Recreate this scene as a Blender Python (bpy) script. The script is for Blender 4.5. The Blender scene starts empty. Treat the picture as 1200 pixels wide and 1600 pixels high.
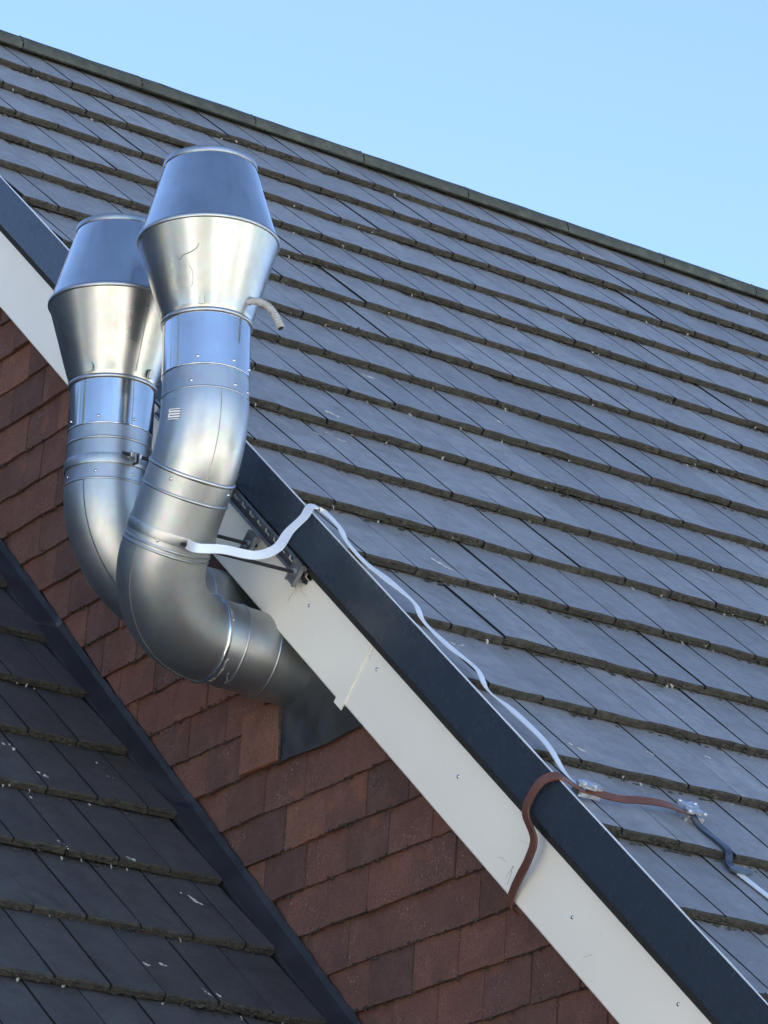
import bpy, bmesh, math, random
from mathutils import Vector, Matrix
random.seed(7)
sc = bpy.context.scene
PI = math.pi

# ------------------------------------------------------------------ camera
FPX = 5472.9
YAW, PITCH, ROLL = math.radians(52.643), math.radians(22.140), math.radians(-1.006)
CAM = Vector((-4.7297, -8.7750, 1.65))
def cam_axes():
    f = Vector((math.cos(PITCH)*math.cos(YAW), math.cos(PITCH)*math.sin(YAW), math.sin(PITCH)))
    r = Vector((math.sin(YAW), -math.cos(YAW), 0)); u = r.cross(f)
    return r*math.cos(ROLL)+u*math.sin(ROLL), -r*math.sin(ROLL)+u*math.cos(ROLL), f
CR, CU, CF = cam_axes()
cd = bpy.data.cameras.new('camera'); cam = bpy.data.objects.new('camera', cd)
sc.collection.objects.link(cam); sc.camera = cam
cd.sensor_fit = 'VERTICAL'; cd.sensor_height = 24.0; cd.sensor_width = 18.0
cd.lens = FPX/1600*24.0; cd.clip_start = 0.05; cd.clip_end = 3000
m = Matrix.Identity(4)
for i in range(3):
    m[i][0] = CR[i]; m[i][1] = CU[i]; m[i][2] = -CF[i]; m[i][3] = CAM[i]
cam.matrix_world = m
sc.render.resolution_x = 768; sc.render.resolution_y = 1024

# ------------------------------------------------------------------ sky, sun, exposure
SUN_AZ = math.radians(14)      # from +Y towards +X
SUN_EL = math.radians(34)
wd = bpy.data.worlds.new('World'); sc.world = wd; wd.use_nodes = True
nt = wd.node_tree; nt.nodes.clear()
sky = nt.nodes.new('ShaderNodeTexSky'); sky.sky_type = 'NISHITA'; sky.sun_disc = False
sky.sun_elevation = SUN_EL; sky.sun_rotation = SUN_AZ
sky.air_density = 0.55; sky.dust_density = 0.0; sky.ozone_density = 1.0; sky.altitude = 60
bg = nt.nodes.new('ShaderNodeBackground'); bg.inputs[1].default_value = 0.050
wo = nt.nodes.new('ShaderNodeOutputWorld')
nt.links.new(sky.outputs[0], bg.inputs[0]); nt.links.new(bg.outputs[0], wo.inputs[0])
sl = bpy.data.lights.new('sun', 'SUN'); sl.energy = 5.0; sl.angle = math.radians(0.53); sl.color = (1.0, 0.93, 0.82)
so = bpy.data.objects.new('sun', sl); sc.collection.objects.link(so)
sdir = Vector((math.sin(SUN_AZ)*math.cos(SUN_EL), math.cos(SUN_AZ)*math.cos(SUN_EL), math.sin(SUN_EL)))
so.rotation_euler = sdir.to_track_quat('Z', 'Y').to_euler(); so.location = (0, 0, 30)
vs = sc.view_settings
vs.view_transform = 'Standard'; vs.look = 'None'; vs.gamma = 1.0; vs.use_curve_mapping = False
vs.exposure = 2.9

# ------------------------------------------------------------------ helpers
C = sc.collection
TH = math.radians(46.161)
CT, ST = math.cos(TH), math.sin(TH)
ZO = 7.39165
DV = Vector((0, -CT, -ST)); NV = Vector((0, -ST, CT)); XV = Vector((1, 0, 0))
def RP(x, s, h=0.0):
    """point given by distance along ridge x, distance down the slope s, height off the tile plane h"""
    return Vector((x, -s*CT-h*ST, ZO-s*ST+h*CT))
def HS(y, z):
    dz = z-ZO
    return (-y*ST+dz*CT, -y*CT-dz*ST)      # h, s
def to_px(P):
    d = P-CAM; z = d.dot(CF)
    return (600+FPX*d.dot(CR)/z, 800-FPX*d.dot(CU)/z)
def in_view(pts, mg=10):
    q = [to_px(p) for p in pts]
    return max(a[0] for a in q) > -mg and min(a[0] for a in q) < 1200+mg and max(a[1] for a in q) > -mg and min(a[1] for a in q) < 1600+mg
def mesh_obj(name, verts, faces, mats, parent=None, smooth=False, mi=None):
    me = bpy.data.meshes.new(name)
    me.from_pydata([tuple(v) for v in verts], [], faces); me.update()
    for mm in (mats if isinstance(mats, (list, tuple)) else [mats]): me.materials.append(mm)
    if mi: me.polygons.foreach_set('material_index', mi)
    if smooth is True: me.polygons.foreach_set('use_smooth', [True]*len(me.polygons))
    o = bpy.data.objects.new(name, me); C.objects.link(o)
    if parent: attach(o, parent)
    return o
def attach(o, parent):
    o.parent = parent
    if parent.type == 'EMPTY': o.matrix_parent_inverse = Matrix.Translation(-parent.location)
def smooth_by_angle(o, deg=35):
    me = o.data; bm = bmesh.new(); bm.from_mesh(me)
    for f in bm.faces: f.smooth = True
    for e in bm.edges:
        if len(e.link_faces) == 2: e.smooth = e.calc_face_angle(0) < math.radians(deg)
    bm.to_mesh(me); bm.free(); return o
def thing(name, label, cat, loc, group=None):
    o = bpy.data.objects.new(name, None); C.objects.link(o)
    o.location = loc; o.empty_display_size = 0.1; o['label'] = label; o['category'] = cat
    if group: o['group'] = group
    return o
def tag(o, label, cat, group=None):
    o['label'] = label; o['category'] = cat
    if group: o['group'] = group
    return o
class MB:
    def __init__(s): s.v = []; s.f = []; s.mi = []
    def add(s, vs_, fs_, mi=0):
        b = len(s.v); s.v += [Vector(a) for a in vs_]
        for f in fs_: s.f.append(tuple(b+i for i in f)); s.mi.append(mi)
    def box(s, o, a, b, c, mi=0):
        """box from corner o with edge vectors a, b, c"""
        o, a, b, c = Vector(o), Vector(a), Vector(b), Vector(c)
        if a.cross(b).dot(c) < 0: a, b = b, a
        P = [o, o+a, o+a+b, o+b, o+c, o+a+c, o+a+b+c, o+b+c]
        s.add(P, [(0,3,2,1),(4,5,6,7),(0,1,5,4),(1,2,6,5),(2,3,7,6),(3,0,4,7)], mi)
    def prism(s, poly, ext, mi=0):
        n = len(poly); poly = [Vector(p) for p in poly]; ext = Vector(ext)
        nrm = Vector((0,0,0))
        for i in range(n): nrm += (poly[i]-poly[0]).cross(poly[(i+1) % n]-poly[0])
        if nrm.dot(ext) < 0: poly = poly[::-1]
        P = poly+[p+ext for p in poly]
        F = [tuple(range(n-1, -1, -1)), tuple(range(n, 2*n))]+[(i, (i+1) % n, n+(i+1) % n, n+i) for i in range(n)]
        s.add(P, F, mi)
    def tube(s, pts, radii, seg=12, cap=True, mi=0, up=None):
        pts = [Vector(p) for p in pts]; n = len(pts)
        if not isinstance(radii, (list, tuple)): radii = [radii]*n
        T = []
        for i in range(n):
            t = (pts[min(i+1, n-1)]-pts[max(i-1, 0)])
            T.append(t.normalized())
        a = Vector(up) if up else (Vector((0,0,1)) if abs(T[0].z) < .9 else Vector((1,0,0)))
        a = (a-T[0]*a.dot(T[0])).normalized()
        V = []; F = []
        for i in range(n):
            a = (a-T[i]*a.dot(T[i])).normalized(); b = T[i].cross(a)
            for k in range(seg):
                w_ = 2*PI*k/seg; V.append(pts[i]+(a*math.cos(w_)+b*math.sin(w_))*radii[i])
        for i in range(n-1):
            for k in range(seg):
                k2 = (k+1) % seg
                F.append((i*seg+k, i*seg+k2, (i+1)*seg+k2, (i+1)*seg+k))
        if cap:
            F.append(tuple(range(seg-1, -1, -1))); F.append(tuple((n-1)*seg+k for k in range(seg)))
        s.add(V, F, mi)
    def lathe(s, base, axis, prof, seg=64, mi=0, up=(0,1,0)):
        base = Vector(base); ax = Vector(axis).normalized()
        a = Vector(up); a = (a-ax*a.dot(ax)).normalized(); b = ax.cross(a)
        V = []; F = []
        for (t, r) in prof:
            for k in range(seg):
                w_ = 2*PI*k/seg; V.append(base+ax*t+(a*math.cos(w_)+b*math.sin(w_))*r)
        for i in range(len(prof)-1):
            for k in range(seg):
                k2 = (k+1) % seg
                F.append((i*seg+k, i*seg+k2, (i+1)*seg+k2, (i+1)*seg+k))
        s.add(V, F, mi)
    def blob(s, c, r, ax=None, rnd=random, jit=.35, mi=0):
        """small irregular eight-vertex lump"""
        c = Vector(c); V = []
        t = (1+5**.5)/2
        B = [(0,0,1.2),(1,0,0),(0,1,0),(-1,0,0),(0,-1,0),(0,0,-1.0)]
        for p in B:
            q = Vector(p)*(1+rnd.uniform(-jit, jit)); q = Vector((q.x*r[0], q.y*r[1], q.z*r[2]))
            if ax: q = ax @ q
            V.append(c+q)
        s.add(V, [(0,1,2),(0,2,3),(0,3,4),(0,4,1),(5,2,1),(5,3,2),(5,4,3),(5,1,4)], mi)
    def build(s, name, mats, parent=None, smooth=False, angle=None):
        o = mesh_obj(name, s.v, s.f, mats, parent, smooth is True, s.mi)
        if angle: smooth_by_angle(o, angle)
        return o
def spline(pts, n=6):
    P = [Vector(p) for p in pts]; out = []
    for i in range(len(P)-1):
        p0, p1, p2, p3 = P[max(i-1,0)], P[i], P[i+1], P[min(i+2,len(P)-1)]
        for k in range(n):
            t = k/n
            out.append(.5*((2*p1)+(p2-p0)*t+(2*p0-5*p1+4*p2-p3)*t*t+(3*p1-p0-3*p2+p3)*t**3))
    out.append(P[-1]); return out
def ribbon(pts, wd_, width, thick, n=6):
    """flat tape: centre points, width directions per point"""
    P = spline(pts, n); W = spline(wd_, n); V = []; F = []
    for i in range(len(P)):
        t = (P[min(i+1,len(P)-1)]-P[max(i-1,0)]).normalized()
        w_ = (W[i]-t*W[i].dot(t)).normalized(); nn = t.cross(w_)
        e = thick*.5; ww = width*.5
        for (a, b) in ((-ww, -e*.4), (-ww*.95, -e), (ww*.95, -e), (ww, -e*.4), (ww, e*.4), (ww*.95, e), (-ww*.95, e), (-ww, e*.4)):
            V.append(P[i]+w_*a+nn*b)
    k = 8
    for i in range(len(P)-1):
        for j in range(k):
            j2 = (j+1) % k; F.append((i*k+j, i*k+j2, (i+1)*k+j2, (i+1)*k+j))
    F.append(tuple(range(k-1,-1,-1))); F.append(tuple((len(P)-1)*k+j for j in range(k)))
    return V, F

# ------------------------------------------------------------------ materials
def mat(name, build):
    mt = bpy.data.materials.new(name); mt.use_nodes = True
    t = mt.node_tree; b = t.nodes['Principled BSDF']
    build(NT(t), b); return mt
class NT:
    def __init__(s, t): s.t = t; s._tc = None
    def n(s, typ, **kw):
        x = s.t.nodes.new(typ)
        for k, v in kw.items(): setattr(x, k, v)
        return x
    def l(s, a, b): s.t.links.new(a, b)
    def coord(s, randomise=False, scale=(1,1,1)):
        tc = s.n('ShaderNodeTexCoord'); mp = s.n('ShaderNodeMapping')
        s.l(tc.outputs['Object'], mp.inputs['Vector']); mp.inputs['Scale'].default_value = scale
        if randomise:
            oi = s.n('ShaderNodeObjectInfo'); mu = s.n('ShaderNodeMath', operation='MULTIPLY'); mu.inputs[1].default_value = 37.0
            cx = s.n('ShaderNodeCombineXYZ'); s.l(oi.outputs['Random'], mu.inputs[0])
            s.l(mu.outputs[0], cx.inputs[0]); s.l(mu.outputs[0], cx.inputs[1]); s.l(cx.outputs[0], mp.inputs['Location'])
        return mp.outputs[0]
    def noise(s, v, scale, detail=4, rough=.55, dist=0.0):
        x = s.n('ShaderNodeTexNoise'); s.l(v, x.inputs['Vector'])
        x.inputs['Scale'].default_value = scale; x.inputs['Detail'].default_value = detail
        x.inputs['Roughness'].default_value = rough; x.inputs['Distortion'].default_value = dist
        return x.outputs['Fac']
    def ramp(s, f, stops):
        x = s.n('ShaderNodeValToRGB'); s.l(f, x.inputs[0]); e = x.color_ramp.elements
        while len(e) < len(stops): e.new(.5)
        for i, (p, c) in enumerate(stops):
            e[i].position = p; e[i].color = c if len(c) == 4 else (*c, 1)
        return x.outputs[0]
    def mix(s, f, a, b, mode='MIX'):
        x = s.n('ShaderNodeMix', data_type='RGBA', blend_type=mode)
        for sock, v in ((x.inputs[0], f), (x.inputs[6], a), (x.inputs[7], b)):
            if hasattr(v, 'is_linked'): s.l(v, sock)
            elif isinstance(v, (int, float)): sock.default_value = v
            else: sock.default_value = (*v, 1)
        return x.outputs[2]
    def bump(s, h, strength, dist, b, prev=None):
        x = s.n('ShaderNodeBump'); s.l(h, x.inputs['Height']); x.inputs['Strength'].default_value = strength
        x.inputs['Distance'].default_value = dist
        if prev: s.l(prev, x.inputs['Normal'])
        s.l(x.outputs[0], b.inputs['Normal']); return x.outputs[0]
    def rnd(s, lo, hi):
        oi = s.n('ShaderNodeObjectInfo'); mr = s.n('ShaderNodeMapRange'); s.l(oi.outputs['Random'], mr.inputs[0])
        mr.inputs[3].default_value = lo; mr.inputs[4].default_value = hi; return mr.outputs[0]
def G(v): return (v, v, v)
def tile_mat(name, c1, c2, rough, spec_lo, stain=.5):
    def f(t, b):
        v = t.coord(True)
        big = t.noise(v, 5, 5, .6); fine = t.noise(v, 240, 3, .6); mid = t.noise(v, 34, 5, .65)
        col = t.mix(t.ramp(big, [(.32, G(0)), (.7, G(1))]), c1, c2)
        col = t.mix(t.rnd(0, .6), col, tuple(x*.60 for x in c1))
        wv = t.ramp(t.noise(v, 13, 6, .7, .4), [(.44, G(0)), (.66, G(.70))]); col = t.mix(wv, col, (c1[0]*.62, c1[1]*.60, c1[2]*.56))
        sp = t.ramp(t.noise(v, 120, 2, .5), [(.60, G(0)), (.68, G(1))])
        mk = t.mix(1.0, sp, t.ramp(mid, [(.45, G(0)), (.62, G(stain))]), 'MULTIPLY')
        col = t.mix(mk, col, tuple(x*.35 for x in c1))
        lt = t.ramp(t.noise(v, 75, 2, .5), [(.70, G(0)), (.76, G(.35))])
        col = t.mix(lt, col, tuple(min(1, x*2.2) for x in c2))
        # rain streaks running down the slope
        v2 = t.coord(True, (46, 3.0, 1))
        st = t.ramp(t.noise(v2, 1.0, 4, .6), [(.50, G(0)), (.72, G(.38))])
        col = t.mix(st, col, tuple(x*.55 for x in c1))
        t.l(col, b.inputs['Base Color'])
        t.l(t.ramp(mid, [(.3, G(rough-.08)), (.7, G(rough+.10))]), b.inputs['Roughness'])
        b.inputs['Specular IOR Level'].default_value = spec_lo
        n1 = t.bump(fine, .22, .0012, b); t.bump(mid, .22, .003, b, n1)
    return mat(name, f)
M = {}
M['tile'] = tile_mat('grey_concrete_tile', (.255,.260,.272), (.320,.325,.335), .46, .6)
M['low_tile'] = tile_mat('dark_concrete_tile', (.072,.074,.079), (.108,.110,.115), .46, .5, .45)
def f_moss(t, b):
    v = t.coord(True)
    a = t.noise(v, 60, 5, .7); c = t.noise(v, 300, 2, .6)
    col = t.ramp(a, [(.28, (.026,.025,.023)), (.5, (.056,.054,.048)), (.66, (.082,.079,.066)), (.8, (.15,.145,.12))])
    col = t.mix(t.ramp(c, [(.62, G(0)), (.74, G(.5))]), col, (.22,.21,.17))
    t.l(col, b.inputs['Base Color']); b.inputs['Roughness'].default_value = .95; b.inputs['Specular IOR Level'].default_value = .1
    n1 = t.bump(a, .9, .006, b); t.bump(c, .7, .003, b, n1)
M['moss'] = mat('mossy_tile_edge', f_moss)
M['grime'] = mat('joint_grime', lambda t, b: (b.inputs['Base Color'].__setattr__('default_value', (.012,.012,.013,1)), b.inputs['Roughness'].__setattr__('default_value', .95)))
def f_wtile(t, b):
    v = t.coord(True)
    r = t.rnd(0, 1)
    base = t.ramp(r, [(0, (.105,.058,.048)), (.3, (.170,.080,.058)), (.55, (.215,.094,.063)), (.8, (.135,.070,.058)), (1, (.255,.112,.070))])
    big = t.noise(v, 9, 5, .6)
    col = t.mix(t.ramp(big, [(.35, G(0)), (.75, G(.6))]), base, (.082,.050,.043))
    fine = t.noise(v, 210, 4, .65)
    col = t.mix(t.ramp(fine, [(.40, G(.45)), (.55, G(0))]), col, (.045,.028,.026))
    lich = t.mix(1.0, t.ramp(t.noise(v, 190, 3, .6), [(.60, G(0)), (.70, G(1))]), t.ramp(t.noise(v, 10, 4, .6), [(.47, G(0)), (.66, G(.85))]), 'MULTIPLY')
    col = t.mix(lich, col, (.42,.36,.33))
    dust = t.ramp(t.noise(v, 16, 5, .7), [(.45, G(0)), (.75, G(.30))]); col = t.mix(dust, col, (.25,.145,.11))
    org = t.ramp(t.noise(t.coord(True, (30, 5, 5)), 1.6, 3, .6), [(.62, G(0)), (.74, G(.55))])
    col = t.mix(org, col, (.27,.105,.06))
    t.l(col, b.inputs['Base Color']); b.inputs['Roughness'].default_value = .86; b.inputs['Specular IOR Level'].default_value = .25
    n1 = t.bump(fine, .55, .0025, b); t.bump(big, .4, .008, b, n1)
M['wtile'] = mat('red_clay_tile', f_wtile)
M['clay'] = None
def f_ridge(t, b):
    v = t.coord(True); a = t.noise(v, 18, 6, .65)
    col = t.ramp(a, [(.3, (.036,.040,.036)), (.55, (.060,.068,.056)), (.75, (.11,.125,.085))])
    t.l(col, b.inputs['Base Color']); b.inputs['Roughness'].default_value = .8
    t.bump(t.noise(v, 140, 4, .6), .5, .003, b)
M['ridge'] = mat('weathered_ridge_tile', f_ridge)
def f_board(t, b):
    v = t.coord(); a = t.noise(v, 3, 4, .6); s = t.noise(t.coord(False, (1, 1, 1)), 26, 5, .65)
    col = t.mix(t.ramp(a, [(.3, G(0)), (.75, G(1))]), (.86,.82,.72), (.80,.76,.66))
    col = t.mix(t.ramp(s, [(.66, G(0)), (.80, G(.30))]), col, (.42,.38,.31))
    t.l(col, b.inputs['Base Color']); b.inputs['Roughness'].default_value = .30
    b.inputs['Specular IOR Level'].default_value = .5
    t.bump(t.noise(v, 5, 2, .5), .04, .01, b)
M['board'] = mat('cream_plastic_board', f_board)
def f_trim(t, b):
    v = t.coord(); s = t.noise(v, 22, 5, .7)
    col = t.mix(t.ramp(s, [(.60, G(0)), (.72, G(.6))]), (.026,.037,.054), (.012,.016,.022))
    t.l(col, b.inputs['Base Color'])
    t.l(t.ramp(s, [(.3, G(.17)), (.75, G(.36))]), b.inputs['Roughness']); b.inputs['Specular IOR Level'].default_value = .55
    t.bump(t.noise(v, 4, 2, .5), .06, .01, b)
M['trim'] = mat('navy_coated_metal', f_trim)
def f_plain(c, r, metal=0.0, spec=.5, sc_=30, amp=.25, bmp=.15):
    def f(t, b):
        v = t.coord(True); a = t.noise(v, sc_, 5, .6)
        col = t.mix(t.ramp(a, [(.3, G(0)), (.7, G(1))]), tuple(x*(1-amp) for x in c), tuple(min(1, x*(1+amp)) for x in c))
        t.l(col, b.inputs['Base Color']); b.inputs['Metallic'].default_value = metal
        t.l(t.ramp(a, [(.3, G(max(.05, r-.06))), (.7, G(r+.08))]), b.inputs['Roughness'])
        b.inputs['Specular IOR Level'].default_value = spec
        t.bump(t.noise(v, sc_*4, 3, .6), bmp, .001, b)
    return f
def galv(name, c, r, dents):
    def f(t, b):
        v = t.coord(True); a = t.noise(v, 7, 5, .6); sp = t.n('ShaderNodeTexVoronoi'); t.l(v, sp.inputs['Vector']); sp.inputs['Scale'].default_value = 55
        col = t.mix(t.ramp(a, [(.3, G(0)), (.72, G(1))]), tuple(x*.86 for x in c), tuple(min(1, x*1.08) for x in c))
        col = t.mix(.05, col, sp.outputs['Color'], 'OVERLAY')
        dirt = t.ramp(t.noise(t.coord(True, (9, 9, 1.2)), 4, 2, .5), [(.50, G(0)), (.80, G(.28))])
        col = t.mix(dirt, col, (.30,.30,.29))
        t.l(col, b.inputs['Base Color']); b.inputs['Metallic'].default_value = 1.0
        rg = t.ramp(t.noise(v, 9, 2, .5), [(.3, G(r-.03)), (.72, G(r+.04))]); t.l(rg, b.inputs['Roughness'])
        n1 = t.bump(t.noise(v, 5, 2, .5), dents, .010, b); t.bump(t.noise(v, 420, 2, .5), .015, .0003, b, n1)
    return mat(name, f)
M['galv'] = galv('bright_galvanised_steel', (.70,.715,.73), .16, .14)
M['galv_mid'] = galv('brushed_galvanised_steel', (.46,.48,.495), .38, .12)
M['galv_cone'] = galv('rolled_galvanised_steel', (.50,.505,.50), .29, .16)
M['galv_dull'] = galv('dull_galvanised_steel', (.45,.475,.48), .43, .09)
M['clay'] = mat('raw_clay_edge', f_plain((.30,.12,.065), .9, 0, .2, 40))
M['dark_metal'] = mat('dark_zinc', f_plain((.30,.305,.31), .40, .9, .5, 40))
M['rod'] = mat('black_threaded_rod', f_plain((.035,.035,.037), .45, .6, .5, 60))
M['screw'] = mat('bright_screw', f_plain((.62,.63,.64), .25, 1.0))
M['alu'] = mat('bare_aluminium_tape', f_plain((.82,.84,.85), .42, .35, .5, 10, .05, .02))
M['brown'] = mat('brown_plastic_tape', f_plain((.125,.052,.034), .38, 0, .5, 14, .2))
M['dkblue'] = mat('dark_blue_tape', f_plain((.030,.045,.070), .32, 0, .5, 14, .2))
M['clip'] = mat('slate_blue_clip', f_plain((.075,.105,.135), .35))
M['clamp'] = mat('cast_aluminium_clamp', f_plain((.60,.62,.64), .42, .9, .5, 90, .4, .6))
M['lead'] = mat('lead_sheet', f_plain((.036,.039,.042), .52, 0, .5, 16, .45, .3))
M['flash'] = mat('dark_flashing_sheet', f_plain((.030,.034,.043), .50, 0, .5, 9, .4, .25))
M['hose'] = mat('grey_corrugated_plastic', f_plain((.34,.34,.335), .5))
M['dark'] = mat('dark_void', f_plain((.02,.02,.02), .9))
M['sealant'] = mat('clear_sealant', f_plain((.50,.49,.46), .18, .2, .6))
M['drop'] = mat('pale_dropping', f_plain((.54,.53,.50), .85, 0, .2, 60, .25, .5))
M['fluff'] = mat('pale_lichen_fluff', f_plain((.36,.345,.30), .95, 0, .1, 90, .35, .3))
M['render'] = mat('cream_render', f_plain((.55,.50,.42), .9, 0, .2, 12, .12))
M['ext_render'] = mat('buff_brick', f_plain((.33,.22,.16), .9, 0, .2, 12, .2))
def f_sticker(t, b):
    tc = t.n('ShaderNodeTexCoord'); sx = t.n('ShaderNodeSeparateXYZ'); t.l(tc.outputs['UV'], sx.inputs[0])
    br = t.n('ShaderNodeTexBrick'); mp = t.n('ShaderNodeMapping'); t.l(tc.outputs['UV'], mp.inputs[0]); mp.inputs['Scale'].default_value = (2.2, 4, 1)
    t.l(mp.outputs[0], br.inputs['Vector']); br.inputs['Scale'].default_value = 1.0
    br.inputs['Color1'].default_value = (.10,.10,.11,1); br.inputs['Color2'].default_value = (.22,.22,.23,1); br.inputs['Mortar'].default_value = (.8,.8,.79,1)
    br.inputs['Mortar Size'].default_value = .30; br.inputs['Brick Width'].default_value = 9.0; br.inputs['Row Height'].default_value = 1.0
    t.l(br.outputs['Color'], b.inputs['Base Color']); b.inputs['Roughness'].default_value = .5
M['sticker'] = mat('printed_paper_label', f_sticker)
def f_ground(t, b):
    v = t.coord(); a = t.noise(v, .06, 3, .5); c = t.noise(v, 2.5, 6, .65)
    g = t.mix(c, (.47,.45,.41), (.55,.525,.48))
    gr = t.mix(c, (.075,.10,.035), (.12,.14,.055))
    t.l(t.mix(t.ramp(a, [(.58, G(0)), (.63, G(1))]), g, gr), b.inputs['Base Color']); b.inputs['Roughness'].default_value = .95
    t.bump(c, .5, .02, b)
M['ground'] = mat('pale_yard_and_grass', f_ground)
def f_leaf(t, b):
    v = t.coord(); a = t.noise(v, 1.2, 3, .6)
    t.l(t.ramp(a, [(.3, (.045,.075,.022)), (.7, (.10,.13,.045))]), b.inputs['Base Color']); b.inputs['Roughness'].default_value = .6
M['leaf'] = mat('tree_leaves', f_leaf)

# ------------------------------------------------------------------ ground and the far trees mirrored in the metal
gmb = MB(); gmb.add([(-900,-900,0),(900,-900,0),(900,900,0),(-900,900,0)], [(0,1,2,3)])
ground = gmb.build('ground', M['ground']); ground['kind'] = 'structure'
tb = MB(); rg = random.Random(3)
for i in range(46):
    az = math.radians(rg.uniform(100, 165) if i < 22 else rg.uniform(165, 335)); d = rg.uniform(24, 34)
    hgt = rg.uniform(14, 19) if i < 22 else rg.uniform(3, 6)
    c0 = Vector((d*math.cos(az), d*math.sin(az), 0)); rad = rg.uniform(2.2, 3.6)
    tb.tube([c0, c0+Vector((.1,.1,hgt*.6))], [.28, .1], 6)
    for k in range(240):
        u_ = Vector((rg.gauss(0,1), rg.gauss(0,1), rg.gauss(0,1))).normalized()*rg.uniform(.55, 1)
        p = c0+Vector((u_.x*rad, u_.y*rad, hgt*.55+u_.z*hgt*.45))
        a_ = Vector((rg.uniform(-1,1), rg.uniform(-1,1), rg.uniform(-1,1))).normalized(); b_ = a_.orthogonal().normalized()
        s_ = rg.uniform(.35, .75)
        tb.add([p-a_*s_, p-b_*s_, p+a_*s_, p+b_*s_], [(0,1,2,3)])
belt = tb.build('tree_belt', M['leaf']); belt['kind'] = 'stuff'
belt['label'] = 'belt of leafy green trees around the yard behind the viewer'; belt['category'] = 'trees'

# ------------------------------------------------------------------ the house
G_, W_ = 0.31146, 0.15718          # course gauge, half tile width
S_AP = -0.335                      # apex
S_EV = 6.55
house = thing('house', 'tall house with grey tiled roof and red tile hung gable', 'house', (0, -2.0, 0))
Y_AP = RP(0, S_AP).y; Z_AP = RP(0, S_AP).z
XE = 9.0
# roof deck (front slope) and rear slope
mb = MB()
mb.box(RP(-.10, S_AP+.02, -.16), XV*(XE+.1), DV*(S_EV-S_AP-.05), NV*.105)
deck = mb.build('roof', M['dark'], house)
mb = MB()
rD = Vector((0, CT, -ST)); rN = Vector((0, ST, CT)); ap = Vector((-.10, Y_AP, Z_AP))
mb.box(ap-rN*.16+rD*.03, XV*(XE+.1), rD*(S_EV-S_AP), rN*.14)
mb.build('rear_roof', M['tile'], house)
# masonry body
mb = MB()
def P2(x, y, z): return Vector((x, y, z))
yf, yr = -4.25, 2*Y_AP+4.25
zf = RP(0, 0).z
def under(y, drop=.20):     # height of the underside of the roof at y
    return Z_AP-abs(y-Y_AP)*ST/CT-drop/CT
mb.prism([P2(.02, yf, 0), P2(.02, yr, 0), P2(.02, yr, under(yr)), P2(.02, Y_AP, under(Y_AP)), P2(.02, yf, under(yf))], (XE-.2, 0, 0))
body = mb.build('wall', M['render'], house)

# --- roof tiles
def tile_mesh(name, x0, x1, grooves, length, seed, t=.0195, drop=.0235, gauge=G_, rag=1.0, mats=('tile', 'moss', 'grime')):
    r = random.Random(seed)
    xs = []
    cuts = sorted(grooves); edges = [x0+.0026]+[c for c in cuts]+[x1-.0026]
    for i in range(len(edges)-1):
        a, b = edges[i], edges[i+1]
        a2 = a+(.0036 if i > 0 else 0); b2 = b-(.0036 if i < len(edges)-2 else 0)
        n = max(2, int(round((b2-a2)/.045)))
        for k in range(n+1): xs.append((a2+(b2-a2)*k/n, 0.0))
        if i < len(edges)-2: xs += [(b-.0034, -.014), (b+.0034, -.014)]
    ny = 3
    V = []; F = []; MI = []
    slope = -drop/gauge; n = len(xs)
    ch = .0045
    rows = [(0.0, -ch), (ch, 0.0), (gauge*.5, 0.0), (length, 0.0)]
    jit = [(r.uniform(-.0022, .0022)*rag, r.uniform(-.0016, .0012)*rag) for _ in xs]
    for ri, (y, dz) in enumerate(rows):
        for i, (x, z) in enumerate(xs):
            jy, jz = jit[i] if ri < 2 else (0, 0)
            V.append(Vector((x, y+jy, y*slope+dz+z+jz)))
    # bottom rows
    for (y, dz) in ((0.0015, -t), (length, -t)):
        for i, (x, z) in enumerate(xs):
            jy, jz = jit[i] if y < .01 else (0, 0)
            V.append(Vector((x, y+jy*.7+r.uniform(-.001,.001), y*slope+dz+r.uniform(-.0012,.0012)*(1 if y < .01 else 0))))
    def q(a, b, i): return (a*n+i, a*n+i+1, b*n+i+1, b*n+i)
    for i in range(n-1):
        F.append(q(0,1,i)); MI.append(1)
        for a in (1, 2): F.append(q(a,a+1,i)); MI.append(2 if min(xs[i][1], xs[i+1][1]) < 0 else 0)
        F.append(q(4,0,i)); MI.append(1)          # nose
        F.append((5*n+i, 5*n+i+1, 4*n+i+1, 4*n+i)); MI.append(0)
        F.append((3*n+i, 3*n+i+1, 5*n+i+1, 5*n+i)); MI.append(0)
    for e in (0, n-1):
        loop = [4*n+e, 0*n+e, 1*n+e, 2*n+e, 3*n+e, 5*n+e]
        F.append(tuple(loop if e == n-1 else loop[::-1])); MI.append(2)
    return V, F, MI
def mk_mesh(name, V, F, MI, mats):
    me = bpy.data.meshes.new(name); me.from_pydata([tuple(v) for v in V], [], F); me.update()
    for a in mats: me.materials.append(M[a])
    me.polygons.foreach_set('material_index', MI)
    bm = bmesh.new(); bm.from_mesh(me); bmesh.ops.recalc_face_normals(bm, faces=bm.faces); bm.to_mesh(me); bm.free()
    return me
def slope_matrix(x, s, h, rx=0, ry=0, rz=0):
    B = Matrix.Identity(4); o = RP(x, s, h)
    for i in range(3):
        B[i][0] = XV[i]; B[i][1] = -DV[i]; B[i][2] = NV[i]; B[i][3] = o[i]
    return B @ Matrix.Rotation(rz, 4, 'Z') @ Matrix.Rotation(rx, 4, 'X') @ Matrix.Rotation(ry, 4, 'Y')
LEN = G_+.055
full = [mk_mesh('roof_tile', *tile_mesh('t', -W_, W_, [0.0], LEN, 100+i), ('tile', 'moss', 'grime')) for i in range(8)]
def phase(c):
    return .44+ (0 if c < 9 else min(.26, .05*(c-9)))
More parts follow.
